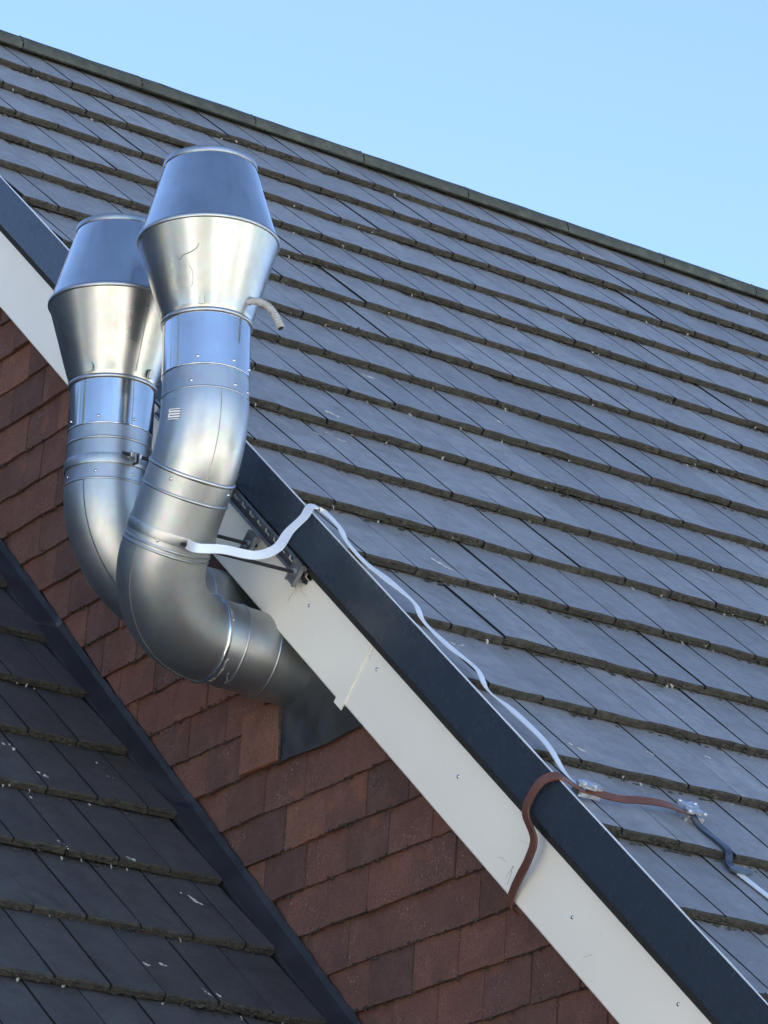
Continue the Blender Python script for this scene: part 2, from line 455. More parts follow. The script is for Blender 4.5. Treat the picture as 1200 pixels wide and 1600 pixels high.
XV0 = -.128                      # tiles are cut here behind the verge trim
rt = random.Random(11)
placed = []; spare = MB(); noses = []
NC = 21
for c in range(0, NC+1):
    s = c*G_
    for i in range(-2, 60):
        xj = W_*(2*i+.5*(c % 2)+phase(c))
        x0, x1 = xj, xj+2*W_
        if x1 < XV0+.02 or x0 > XE-.3: continue
        x0c = max(x0, XV0)
        pts = [RP(x0c, s), RP(x1, s), RP(x0c, s-G_, -.02), RP(x1, s-G_, -.02)]
        vis = in_view(pts, 4) and s < 6.3
        hj, rz_, rx_, ry_ = rt.uniform(-.0015, .0030), rt.gauss(0, .0009), rt.gauss(0, .0030), rt.gauss(0, .0032)
        xm = (x0+x1)/2
        mt = slope_matrix(xm, s+rt.gauss(0, .0020), hj, rx_, ry_, rz_)
        first = c == 0
        if x0 < XV0:
            V, F, MI = tile_mesh('t', x0c-xm, W_, [0.0] if x0c-xm < -.02 else [], LEN if not first else G_*.96, 900+c)
            me = mk_mesh('roof_tile', V, F, MI, ('tile', 'moss', 'grime')) if vis else None
        else:
            me = rt.choice(full)
            if not vis: V, F, MI = tile_mesh('t', -W_, W_, [0.0], LEN, 5)
        if vis:
            o = bpy.data.objects.new('roof_tile', me); C.objects.link(o); o.parent = deck; o.matrix_world = mt; o.matrix_basis = mt
            placed.append(o); noses.append((x0c, x1, s, hj, c))
        else:
            k = len(spare.v); spare.v += [mt @ v for v in V]; spare.f += [tuple(a+k for a in f_) for f_ in F]; spare.mi += MI
print('main roof tiles in view', len(placed))
so_ = spare.build('roof_tiles', [M['tile'], M['moss'], M['grime']], deck); so_['kind'] = 'stuff'

# --- moss and pale fluff along the tile tails
def moss_strip(noses, H0, name, parent, dens, seed, fl):
    r = random.Random(seed); A = MB(); B = MB()
    ax = Matrix.Identity(3)
    for i in range(3): ax[i][0] = XV[i]; ax[i][1] = -DV[i]; ax[i][2] = NV[i]
    for (x0, x1, s, hj, c) in noses:
        lump = r.uniform(.5, 1.25); n = int((x1-x0)*dens*r.choice((.25, .6, .8, 1.0, 1.3, 1.6)))
        cl_ = [(r.uniform(x0, x1), r.uniform(.010, .045)) for _ in range(r.randint(1, 4))]
        for k in range(n):
            x = r.uniform(x0, x1)
            if r.random() < .6:
                a_, b_ = r.choice(cl_); x = min(x1-.004, max(x0+.004, r.gauss(a_, b_)))
            h = H0+hj-(.0035+.0155*r.random())
            z = r.uniform(.0018, .0054)*lump
            A.blob(RP(x, s+r.uniform(-.001, .003), h), (z*r.uniform(1.0, 2.6), z*.55, z*r.uniform(.6, 1.0)), ax, r, .4)
        for k in range(int((x1-x0)*dens*.16)):
            x = r.uniform(x0, x1); z = r.uniform(.003, .007)
            A.blob(RP(x, s+.004+abs(r.gauss(0, .006)), H0-.0222), (z*1.8, z*1.0, z*.45), ax, r, .4)
        for k in range(int((x1-x0)*fl*r.uniform(.3, 1.7))):
            x = r.uniform(x0, x1); p = RP(x, s+r.uniform(.001, .006), H0+hj-r.uniform(.010, .026))
            L = r.uniform(.004, .014); d = (Vector((r.uniform(-.5,.5), 0, -1)) + NV*r.uniform(-.2,.3)).normalized()
            w_ = Vector((.8, -.6, 0))*r.uniform(.0010, .0028)
            q1 = p+d*L*.5+Vector((r.uniform(-.003,.003),-.002,0)); q2 = p+d*L
            y = Vector((-.6,-.8,0))*.0008
            B.add([p-w_, p+w_, q1+w_*1.3, q1-w_*1.3, q2+w_*.4, q2-w_*.4, p+y, q1+y*2, q2+y], [(0,1,2,3),(3,2,4,5),(0,3,7,6),(6,7,2,1),(3,5,8,7),(7,8,4,2)])
    o = A.build(name, M['moss'], parent); o['kind'] = 'stuff'
    p = B.build('lichen_fluff', M['fluff'], parent); p['kind'] = 'stuff'
moss_strip(noses, 0, 'moss', deck, 250, 21, 6)

def splat(name, parent, x, s, H0, L, Wd, rot, seed, mt='drop'):
    """irregular raised bird dropping lying on a tile"""
    r = random.Random(seed); A = MB()
    for b in range(r.randint(5, 9)):
        cx = r.uniform(-.55, .55)*L; cy = r.gauss(0, .28)*Wd; sz = r.uniform(.25, .75)
        n = 9; ring = []
        for k in range(n):
            a = 2*PI*k/n; rr_ = r.uniform(.45, 1.0)
            lx, ly = cx+math.cos(a)*rr_*L*.34*sz, cy+math.sin(a)*rr_*Wd*.42*sz
            X = lx*math.cos(rot)-ly*math.sin(rot); Y = lx*math.sin(rot)+ly*math.cos(rot)
            ring.append((X, Y))
        mx = sum(q_[0] for q_ in ring)/n; my = sum(q_[1] for q_ in ring)/n
        V = [RP(x+a, s+b_, H0+.0002) for a, b_ in ring]+[RP(x+mx+(a-mx)*.75, s+my+(b_-my)*.75, H0+.0012) for a, b_ in ring]
        F = [tuple(range(n, 2*n))]+[(k, (k+1) % n, n+(k+1) % n, n+k) for k in range(n)]
        A.add(V, F)
    return A.build(name, M[mt], parent)
def surfH(s, gauge=G_, drop=.0235, s0=0.0):
    c = math.ceil((s-s0)/gauge); return -(c-(s-s0)/gauge)*drop+.0018
for k, (x, s, L, Wd) in enumerate([(.352,2.733,.040,.016),(.733,2.259,.030,.012),(.21,3.663,.052,.020),(-.006,4.133,.040,.015),(.068,4.598,.042,.016),(.282,2.864,.020,.010),(.303,2.899,.032,.010),(.228,2.904,.018,.010),(1.154,2.35,.034,.010),(.03,3.05,.022,.01),(.10,3.10,.025,.011),(.55,4.45,.02,.007),(.33,4.52,.016,.007),(-.02,1.892,.03,.010)]):
    splat('bird_dropping', deck, x, s, surfH(s), L, Wd, random.uniform(.2, 1.1), 40+k)

# --- ridge
ridge = MB()
ridge.box(RP(-.10, S_AP+.03, -.060), XV*(XE), DV*.07, NV*.030)
ridge_o = ridge.build('ridge', M['ridge'], house)
def ridge_tile(x0, L, seed):
    r = random.Random(seed); A = MB(); nx = 5; na = 13; R_ = .062; cz = Z_AP-.050
    V = []
    for lay, rr_ in ((0, R_), (1, R_-.016)):
        for i in range(nx+1):
            for k in range(na):
                a = math.radians(-12)+math.radians(204)*k/(na-1)
                j = r.uniform(-.0012, .0012)
                V.append(Vector((x0+.003+(L-.006)*i/nx, Y_AP+math.cos(a)*(rr_+j)*1.05, cz+math.sin(a)*(rr_+j)*.92)))
    F = []; st = (nx+1)*na
    for i in range(nx):
        for k in range(na-1):
            a = i*na+k; F.append((a, a+na, a+na+1, a+1)); b = st+a; F.append((b+1, b+na+1, b+na, b))
        for k in (0, na-1):
            a = i*na+k; F.append((a, a+na, st+a+na, st+a) if k else (st+a, st+a+na, a+na, a))
    for i in (0, nx):
        for k in range(na-1):
            a = i*na+k; F.append((a+1, a, st+a, st+a+1) if i else (a, a+1, st+a+1, st+a))
    A.add(V, F)
    # mortar collar at the joint
    return A.build('ridge_tile', M['ridge'], ridge_o, angle=40)
for i in range(-2, 17):
    x0 = .602+.478*i
    if x0 < -.4: continue
    o = ridge_tile(max(x0, -.12), .478 if x0 > -.12 else x0+.478+.12, 60+i)
mort = MB()
for i in range(-1, 17):
    x0 = .602+.478*i; rr_ = random.Random(i)
    for k in range(11):
        a = math.radians(-8+19.6*k); p = Vector((x0, Y_AP+math.cos(a)*.060*1.05, Z_AP-.050+math.sin(a)*.060*.92))
        mort.blob(p, (rr_.uniform(.003,.006), .006, .004), None, rr_, .3)
mo_ = mort.build('mortar', M['ridge'], ridge_o); mo_['kind'] = 'stuff'

# --- verge: cream bargeboards, cover strip and navy metal trim
BX = -.120
SJ = 3.995
VT = .0065                        # the verge runs very slightly out of line with the tiles
def VP(x, s, h): return RP(x, s, h+VT*(s-3.5))
VD = (DV+NV*VT)
def board(s0, s1, hb, name='bargeboard'):
    A = MB(); a = .004
    pr = [(BX, hb+a), (BX+a, hb), (BX+.022, hb), (BX+.022, -.06), (BX, -.06)]
    A.prism([VP(x, s0, h) for x, h in pr], VD*(s1-s0)); return A.build(name, M['board'], house)
b1 = board(S_AP+.02, SJ, -.289); b2 = board(SJ+.001, S_EV, -.284)
A = MB(); A.prism([VP(BX-.0035, SJ-.030, -.297), VP(BX-.0035, SJ+.008, -.297), VP(BX-.0035, SJ+.002, -.118), VP(BX-.0035, SJ-.036, -.118)], XV*.0034)
A.build('joint_cover', M['board'], house)
A = MB(); A.box(VP(BX+.0225, S_AP+.05, -.280), XV*.10, VD*(S_EV-S_AP-.1), NV*.006); A.build('soffit', M['board'], house)
def screw(p, ax, r, parent, name='screw', mt='screw'):
    A = MB(); ax = Vector(ax).normalized()
    A.lathe(p, ax, [(-.002, r), (.0008, r), (r*.45, r*.72), (r*.6, r*.3), (r*.6, .0001)], 12)
    return A.build(name, M[mt], parent, angle=50)
for (s, h) in [(3.70,-.178),(4.055,-.156),(4.50,-.182),(5.05,-.20),(2.05,-.17),(5.45,-.15)]:
    screw(VP(BX, s, h), (-1,0,0), .0048, b1 if s < SJ else b2)
TX = -.150
def trim_seg(s0, s1):
    A = MB()
    pr = [(TX, .010), (TX+.0022, .010), (TX+.0022, -.0905), (TX+.0295, -.0905), (TX+.0295, -.0925), (TX, -.0925)]
    P = [VP(x, s0, h) for x, h in pr]; n = len(P)
    V = P+[p+VD*(s1-s0) for p in P]
    A.add(V, [(i, (i+1) % n, n+(i+1) % n, n+i) for i in range(n)]+[tuple(range(n-1,-1,-1)), tuple(range(n, 2*n))])
    o = A.build('verge_trim', M['trim'], house)
    bm = bmesh.new(); bm.from_mesh(o.data); bmesh.ops.recalc_face_normals(bm, faces=bm.faces); bm.to_mesh(o.data); bm.free()
    A = MB(); n = int((s1-s0)/.12); rr_ = random.Random(int(s0*10)); V = []; F = []
    for i in range(n+1):
        s = s0+(s1-s0)*i/n; j = rr_.uniform(-.0006, .0012)
        for x, h in ((TX-.0004, .0102), (TX-.0002, .0118+j), (TX+.0030, .0122+j), (TX+.0034, .0102)): V.append(VP(x, s, h))
    for i in range(n):
        for k in range(4): F.append((i*4+k, i*4+(k+1) % 4, (i+1)*4+(k+1) % 4, (i+1)*4+k))
    F += [(0,1,2,3), (n*4+3, n*4+2, n*4+1, n*4)]
    A.add(V, F); e = A.build('bare_metal_edge', M['alu'], o)
    bm = bmesh.new(); bm.from_mesh(e.data); bmesh.ops.recalc_face_normals(bm, faces=bm.faces); bm.to_mesh(e.data); bm.free()
A = MB(); A.box(VP(BX-.0040, S_AP+.03, -.1215), XV*.0038, VD*(S_EV-S_AP-.06), NV*.0285); A.build('shade_strip', M['dark'], house)  # black strip on the board standing in for the shade under the trim lip
trim_seg(S_AP+.02, 3.558); trim_seg(3.5605, S_EV)
# fixing strip behind the trim that closes the gap to the tiles
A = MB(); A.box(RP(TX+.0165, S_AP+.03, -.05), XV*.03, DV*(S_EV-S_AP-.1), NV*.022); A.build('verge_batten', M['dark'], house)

# --- tile hung gable
GW = .1136; TW = .165; Z0 = 4.181
gable = MB(); gable.prism([P2(-.004, yf+.1, 2.3), P2(-.004, Y_AP, under(Y_AP, .1)), P2(-.004, Y_AP, 2.3)], (.020, 0, 0))
gable_o = gable.build('gable_wall', M['dark'], house)
def clip(poly, fn):
    out = []
    for i in range(len(poly)):
        a, b = poly[i], poly[(i+1) % len(poly)]; fa, fb = fn(*a), fn(*b)
        if fa >= 0: out.append(a)
        if (fa >= 0) != (fb >= 0):
            t = fa/(fa-fb); out.append((a[0]+(b[0]-a[0])*t, a[1]+(b[1]-a[1])*t))
    return out
HL = -.846
rw = random.Random(5); wcount = 0; wsp = MB()
for row in range(-16, 16):
    zb = Z0-GW*row; zt = zb+GW+.045
    for i in range(-8, 30):
        y1 = -2.448+TW*(.5 if row % 2 else 0)+.005-TW*(i-12) ; y0 = y1-TW
        zj = rw.uniform(-.0018, .0018); ti = rw.uniform(-.003, .004); hj = rw.uniform(-.010, .012)
        yj0, yj1 = y0+rw.uniform(.0006,.0026), y1-rw.uniform(.0006,.0026)
        sk = rw.gauss(0, .0010)
        nb = 5
        poly = [(yj0+(yj1-yj0)*k/nb, zb+zj+rw.uniform(-.0018,.0018)+sk*(k-nb/2)/nb*2) for k in range(nb+1)]+[(yj1, zt), (yj0, zt)]
        hc, scn = HS((y0+y1)/2, zb+.05)
        if hc < HL-.12 or hc > -.17: continue
        poly = clip(poly, lambda y, z: HS(y, z)[0]-(HL+hj))
        if len(poly) < 3: continue
        if abs(sum(poly[a][0]*poly[(a+1) % len(poly)][1]-poly[(a+1) % len(poly)][0]*poly[a][1] for a in range(len(poly)))) < .0006: continue
        # lead sheet takes the place of these tiles
        cy, cz = sum(p[0] for p in poly)/len(poly), sum(p[1] for p in poly)/len(poly)
        if -2.75 < cy < -2.19 and zb > 4.26: continue
        proud = 0
        if -2.19 < cy < -2.05 and 4.15 < zb < 4.45: proud = -.016
        def X(z): return -.030+ti+proud+(z-zb)/(GW+.045)*.016
        n = len(poly)
        V = [Vector((X(z), y, z)) for y, z in poly]+[Vector((X(z)+.012, y, z)) for y, z in poly]
        F = [tuple(range(n-1,-1,-1)), tuple(range(n, 2*n))]+[(k, (k+1) % n, n+(k+1) % n, n+k) for k in range(n)]
        vis = in_view(V[:n], 4) and -.95 < hc < -.2
        if vis:
            c0 = Vector((0, cy, zb)); me = bpy.data.meshes.new('wall_tile'); me.from_pydata([tuple(v-c0) for v in V], [], F); me.update(); me.materials.append(M['wtile']); me.materials.append(M['clay'])
            if proud: me.polygons.foreach_set('material_index', [0, 0]+[1]*n)
            bm = bmesh.new(); bm.from_mesh(me); bmesh.ops.recalc_face_normals(bm, faces=bm.faces); bm.to_mesh(me); bm.free()
            o = bpy.data.objects.new('wall_tile', me); C.objects.link(o); o.parent = gable_o; o.location = c0; wcount += 1
        else: wsp.add(V, F)
print('wall tiles', wcount)
o = wsp.build('wall_tiles', M['wtile'], gable_o); o['kind'] = 'stuff'
# mossy grit in the horizontal joints
gr = MB(); rg = random.Random(9)
for row in range(-12, 9):
    zb = Z0-GW*row
    for k in range(260):
        y = rg.uniform(-3.6, -.5); h, s = HS(y, zb)
        if not (HL < h < -.30) or rg.random() < .35: continue
        if -2.75 < y < -2.17 and zb > 4.26: continue
        z = rg.uniform(.0018, .0045)
        gr.blob((-.030-rg.uniform(-.004,.002), y, zb+rg.uniform(-.006,.004)), (z, z*1.6, z), None, rg, .4)
o = gr.build('joint_grit', M['moss'], gable_o); o['kind'] = 'stuff'
# lead sheet where the ducts go in
A = MB(); nxs = 8
bot = [(-2.165-(2.74-2.165)*k/nxs, 4.287+.004*math.sin(k*1.7)) for k in range(nxs+1)]
poly = bot+[(-2.735, 4.31), (-2.50, 4.55), (-2.13, 4.56), (-2.150, 4.42)]
A.prism([P2(-.036+.012*(z-4.28)/.2, y, z) for y, z in poly], (.004, 0, 0))
A.build('lead_flashing', M['lead'], house, )

# ------------------------------------------------------------------ lower house
ext = thing('house_extension', 'lower wing with dark tiled roof butting against the red gable', 'house extension', (-1.6, -1.9, 0))
GL, WL = .3045, .1445; SL0 = 2.655; XL = -.112; XLE = -3.2
S_LA = .56; S_LE = 5.95
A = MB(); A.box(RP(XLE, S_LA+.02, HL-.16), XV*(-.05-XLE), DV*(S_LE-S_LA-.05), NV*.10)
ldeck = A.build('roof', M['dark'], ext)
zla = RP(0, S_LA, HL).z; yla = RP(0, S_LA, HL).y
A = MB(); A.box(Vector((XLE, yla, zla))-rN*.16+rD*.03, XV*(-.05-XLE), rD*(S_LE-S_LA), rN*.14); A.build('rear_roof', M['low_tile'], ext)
def under2(y): return zla-abs(y-yla)*ST/CT-.20/CT
yl0, yl1 = RP(0, S_LE, HL).y+.25, 2*yla-(RP(0, S_LE, HL).y+.25)
A = MB(); A.prism([P2(XLE+.15, yl0, 0), P2(XLE+.15, yl1, 0), P2(XLE+.15, yl1, under2(yl1)), P2(XLE+.15, yla, under2(yla)), P2(XLE+.15, yl0, under2(yl0))], (-.06-XLE-.15, 0, 0))
A.build('wall', M['ext_render'], ext)
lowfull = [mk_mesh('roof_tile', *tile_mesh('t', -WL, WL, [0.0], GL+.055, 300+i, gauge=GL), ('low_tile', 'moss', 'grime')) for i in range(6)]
spare = MB(); lnoses = []; lcount = 0
for c in range(-6, 11):
    s = SL0+GL*c
    for i in range(0, 12):
        xj = (-.487 if (c % 2) else -.558)+.289*2 - .289*i
        x0, x1 = xj-.289, xj
        if x0 > XL-.03 or x1 < XLE+.1: continue
        x1c = min(x1, XL+random.uniform(-.006, .006)); xm = (x0+x1)/2
        pts = [RP(x0, s, HL), RP(x1c, s, HL), RP(x0, s-GL, HL), RP(x1c, s-GL, HL)]
        vis = in_view(pts, 4)
        hj = rt.uniform(-.0015, .003)
        mt = slope_matrix(xm, s+rt.gauss(0, .002), HL+hj, rt.gauss(0, .003), rt.gauss(0, .0045), rt.gauss(0, .002))
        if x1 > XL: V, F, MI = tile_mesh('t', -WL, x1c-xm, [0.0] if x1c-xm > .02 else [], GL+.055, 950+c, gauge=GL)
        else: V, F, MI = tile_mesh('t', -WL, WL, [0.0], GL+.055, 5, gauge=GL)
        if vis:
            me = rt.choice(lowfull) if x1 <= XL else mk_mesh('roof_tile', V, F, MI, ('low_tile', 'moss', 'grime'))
            o = bpy.data.objects.new('roof_tile', me); C.objects.link(o); o.parent = ldeck; o.matrix_basis = mt; lcount += 1
            lnoses.append((x0, x1c, s, hj, c))
        else:
            k = len(spare.v); spare.v += [mt @ v for v in V]; spare.f += [tuple(a+k for a in f_) for f_ in F]; spare.mi += MI
print('low roof tiles', lcount)
o = spare.build('roof_tiles', [M['low_tile'], M['moss'], M['grime']], ldeck); o['kind'] = 'stuff'
moss_strip(lnoses, HL, 'moss', ldeck, 190, 22, 8)
for k, (x, s, L, Wd) in enumerate([(-.497,3.359,.040,.020),(-.246,3.349,.030,.014),(-.241,3.426,.02,.01),(-.25,3.98,.060,.020),(-.468,3.503,.035,.016),(-.536,3.609,.03,.018),(-.562,3.855,.03,.015),(-.378,3.862,.026,.012),(-.746,4.235,.035,.014),(-.428,4.436,.034,.010),(-.393,4.453,.034,.010),(-.546,4.338,.018,.010),(-.494,4.33,.018,.009)]):
    splat('bird_dropping', ldeck, x, s, HL+surfH(s, GL, .0235, SL0), L, Wd, random.uniform(.3, 1.2), 140+k)
# flashing: lapped sheets lying over the tile ends and turned up at the wall
rf = random.Random(2)
laps = [S_LA+.03, 1.55, 2.52, 3.49, 4.46, S_LE]
for k in range(len(laps)-1):
    s0, s1 = laps[k]-.0, laps[k+1]+.05
    A = MB(); n = 26; V = []; top = .0022+.0018*(k % 2)
    for j in range(n+1):
        s = s0+(s1-s0)*j/n; wv = rf.uniform(-.003, .003)
        hN = HL-.013+top
        edge = XL+.004+wv*.8
        for (x, h) in ((edge-.003, hN-.016), (edge, hN-.001), (-.085, hN+.001+wv*.3), (-.060, hN+.002), (-.0365, hN+.004), (-.0340, hN+.022+wv), (-.0320, hN+.022+wv), (-.0325, hN-.004)):
            V.append(RP(x, s, h))
    m_ = 8; F = []
    for j in range(n):
        for i in range(m_-1): F.append((j*m_+i, (j+1)*m_+i, (j+1)*m_+i+1, j*m_+i+1))
    A.add(V, F); o = A.build('flashing_sheet', M['flash'], ext, angle=25)
    md = o.modifiers.new('solid', 'SOLIDIFY'); md.thickness = .0018; md.offset = -1

# ------------------------------------------------------------------ ducts
R_D = .1050
def arc(c0, d0, d1, R, ang, n=14):
    """centre line of a bend starting at c0 heading d0, turning towards d1 (unit, perpendicular)"""
    c0, d0, d1 = Vector(c0), Vector(d0).normalized(), Vector(d1).normalized(); out = []
    for k in range(n+1):
        a = ang*k/n; out.append(c0+d0*R*math.sin(a)+d1*R*(1-math.cos(a)))
    return out, (d0*math.cos(ang)+d1*math.sin(ang))
def ring(center, axis, r, parent, mt, t=.0035, ht=.010, name='bead'):
    A = MB(); prof = [(-ht/2, r-.001), (-ht/2+.001, r+t*.7), (-ht*.2, r+t), (ht*.2, r+t), (ht/2-.001, r+t*.7), (ht/2, r-.001)]
    A.lathe(center, axis, prof, 56); return A.build(name, M[mt], parent, angle=60)
def pipe(name, pts, r, parent, mt, seg=56, flare=0.0):
    A = MB(); n = len(pts); rr_ = [r]*n
    if flare: rr_[0] = r+flare
    A.tube(pts, rr_, seg, cap=False); return A.build(name, M[mt], parent, smooth=True)
def side_dirs(axis):
    ax = Vector(axis).normalized(); v = -CF; v = (v-ax*v.dot(ax)).normalized(); return ax, v, ax.cross(v)
def screws_on(center, axis, r, angs, parent):
    ax, v, w_ = side_dirs(axis)
    for a in angs:
        d = v*math.cos(math.radians(a))+w_*math.sin(math.radians(a)); screw(Vector(center)+d*r, d, .0042, parent)
def seam(pts, normals, parent, mt='dark_metal', wdt=.0022):
    A = MB(); V, F = ribbon(pts, normals, wdt, .0016, 1); A.add(V, F); return A.build('seam', M[mt], parent)
def cowl(root, neck, axis, seam_ang, tabs):
    """double cone outlet: lower cone widening, bead, upper cone narrowing to a rolled rim"""
    ax, v, w_ = side_dirs(axis); neck = Vector(neck)
    t1, t2 = .211, .421; r0, r1, r2 = .1085, .170, .1105
    A = MB()
    A.lathe(neck, ax, [(-.004, r0-.001), (0, r0+.0015), (.012, r0+.003), (.05, r0+.003+(r1-r0)*.2), (.11, r0+(r1-r0)*.53), (.17, r0+(r1-r0)*.82), (t1-.004, r1)], 72)
    lc = A.build('lower_cone', M['galv_cone'], root, smooth=True)
    A = MB()
    A.lathe(neck, ax, [(t1+.004, r1), (t1+.05, r1-(r1-r2)*.24), (t1+.11, r1-(r1-r2)*.53), (t1+.17, r1-(r1-r2)*.81), (t2-.006, r2), (t2-.006, r2-.004), (t1+.1, r1-.04), (t1, r0-.02), (t1, .001)], 72)
    uc = A.build('upper_cone', M['galv'], root, angle=30)
    ring(neck+ax*t1, ax, r1-.002, root, 'galv_mid', .006, .014, 'joint_bead')
    A = MB(); A.lathe(neck+ax*(t2-.004), ax, [(-.008, r2-.002), (-.007, r2+.004), (0, r2+.005), (.006, r2+.003), (.007, r2-.004), (-.004, r2-.006)], 64); A.build('rim', M['galv_mid'], root, angle=60)
    # neck collar
    ring(neck-ax*.006, ax, r0-.002, root, 'galv_mid', .0050, .012, 'collar')
    # longitudinal lock seams
    if seam_ang is not None:
        def on(t, r, a): 
            d = v*math.cos(math.radians(a))+w_*math.sin(math.radians(a)); return neck+ax*t+d*(r+.0004), d
        td = ax.cross(on(0,1,seam_ang)[1])
        seam([on(.012, r0+.003, seam_ang)[0], on(.11, r0+(r1-r0)*.53, seam_ang)[0], on(t1-.008, r1, seam_ang)[0]], [td]*3, lc)
        seam([on(t1+.010, r1, seam_ang)[0], on(t1+.11, r1-(r1-r2)*.53, seam_ang)[0], on(t2-.012, r2, seam_ang)[0]], [td]*3, uc)
    for a in tabs:      # pressed clip tabs above the collar
        d = v*math.cos(math.radians(a))+w_*math.sin(math.radians(a)); e = ax.cross(d); P = []
        n_ = (d*.96-ax*.27).normalized(); upv = n_.cross(e); upv = upv if upv.dot(ax) > 0 else -upv
        base = neck+ax*.004+d*(r0+.003)
        for k in range(9):
            g = PI*k/8; P.append(base+upv*(.016+.007*math.sin(g))+e*.007*math.cos(g))
        P = [base+e*.007]+P+[base-e*.007]
        A = MB(); A.prism(P, n_*.0075); A.build('clip_tab', M['galv_dull'], root, angle=40)
    return r0
Xd = -.44
# ---- front duct
fd = thing('exhaust_duct', 'front galvanised duct with double bend, sticker and small grey hose', 'duct', (Xd, -2.47, 4.55), 'twin metal exhaust ducts with cone outlets')
neck = Vector((Xd, -2.468, 5.243)); axF = Vector((0, -.030, 1)).normalized()
cowl(fd, neck, axF, None, (-4,))
p0 = neck-axF*.012; p1 = neck-axF*.145; p2 = neck-axF*.203
sp = pipe('spigot_pipe', [p0, p0.lerp(p1,.5), p1], R_D+.001, fd, 'galv')
ring(p1+axF*.001, axF, R_D-.001, sp, 'galv', .0022, .006)
screws_on(p1+axF*.018, axF, R_D+.0015, (-8, 42, 80), sp)
cp = pipe('coupling', [p1+axF*.002, p1.lerp(p2,.5), p2], R_D-.0012, fd, 'galv_mid'); screws_on(p2+axF*.016, axF, R_D-.001, (-16, 46, 78), cp)
ring(p2, axF, R_D-.002, cp, 'galv_mid', .003, .007)
AL = math.radians(34)
bpts, dL = arc(p2, -axF, Vector((0,1,0)), .290, AL, 16)
bd = pipe('bend', bpts, R_D, fd, 'galv_mid')
# seam line down the bend
sm = []
for i, p in enumerate(bpts):
    t = (bpts[min(i+1,16)]-bpts[max(i-1,0)]).normalized(); v = -CF; v = (v-t*v.dot(t)).normalized(); w_ = t.cross(v)
    d = v*math.cos(math.radians(-24))+w_*math.sin(math.radians(-24)); sm.append((p+d*(R_D+.0003), w_))
seam([a for a, b in sm], [b for a, b in sm], bd)
b1p = bpts[-1]; ring(b1p, dL, R_D-.001, bd, 'galv_mid', .0045, .011)
e0 = b1p+dL*.190
st = pipe('straight_pipe', [b1p, b1p.lerp(e0,.5), e0], R_D+.0005, fd, 'galv_dull')
screws_on(b1p+dL*.018, dL, R_D+.001, (20, -72), st); screws_on(e0-dL*.026, dL, R_D+.001, (10, -78), st)
ring(b1p+dL*.052, dL, R_D-.001, st, 'galv_mid', .004, .009); ring(e0-dL*.012, dL, R_D-.001, st, 'galv_mid', .004, .008)
epts, dW = arc(e0, dL, Vector((1,0,0)), .190, PI/2, 22)
el = pipe('elbow', epts, R_D+.0015, fd, 'galv_dull'); ring(e0, dL, R_D, el, 'galv_dull', .0035, .008)
sm = []
for i, p in enumerate(epts):
    t = (epts[min(i+1,22)]-epts[max(i-1,0)]).normalized(); out = (p-(e0+Vector((1,0,0))*.190)).normalized(); w_ = t.cross(out); sm.append((p+(out*.94+w_*(.34 if w_.dot(CF) < 0 else -.34)).normalized()*(R_D+.0022), w_))
seam([a for a, b in sm], [b for a, b in sm], el, 'galv_dull', .003)
ee = epts[-1]; dP = Vector((1, -.14, -.14)).normalized()
ring(ee, dW, R_D+.001, el, 'galv', .0055, .012)
w1 = ee+dP*.30
wp = pipe('wall_pipe', [ee-dP*.004, ee+dP*.1, ee+dP*.2, w1], R_D-.001, fd, 'galv_dull'); ring(ee+dP*.068, dP, R_D-.002, wp, 'galv_dull', .0035, .008); ring(ee+dP*.155, dP, R_D-.002, wp, 'galv_dull', .003, .007)
screws_on(ee+dP*.022, dP, R_D-.001, (14, -40), wp)
# smeared sealant on the joint
A = MB(); rs = random.Random(4); ax_, v_, w_ = side_dirs(dP)
for k in range(8):
    a0 = rs.uniform(-80, 75); tt = rs.uniform(.004, .055); pts = []
    for q in range(5):
        a = math.radians(a0+q*rs.uniform(3, 9)); tt += rs.uniform(-.006, .006)
        pts.append(ee+dP*max(.003, tt)+(v_*math.cos(a)+w_*math.sin(a))*(R_D-.0006))
    A.tube(spline(pts, 3), rs.uniform(.0006, .0012), 6)
A.build('sealant', M['sealant'], fd, smooth=True)
# printed sticker, follows the curve of the bend
j = 5; t = (bpts[j+1]-bpts[j-1]).normalized(); v = -CF; v = (v-t*v.dot(t)).normalized(); w_ = t.cross(v); V = []; F = []
sgn = 1 if w_.dot(CR) < 0 else -1
for q in range(7):
    for rrow in range(2):
        a = math.radians(sgn*(50-q*3.3)); V.append(bpts[j]-t*(.010-.026*rrow)+(v*math.cos(a)+w_*math.sin(a))*(R_D+.0012)+v*.0)
for q in range(6): F.append((q*2, q*2+1, q*2+3, q*2+2))
so2 = mesh_obj('sticker', V, F, M['sticker'], fd)
uv = so2.data.uv_layers.new(name='UVMap')
for poly in so2.data.polygons:
    for li in poly.loop_indices:
        vi = so2.data.loops[li].vertex_index; uv.data[li].uv = ((vi//2)/6, 1-(vi % 2))
md = so2.modifiers.new('solid', 'SOLIDIFY'); md.thickness = .0006
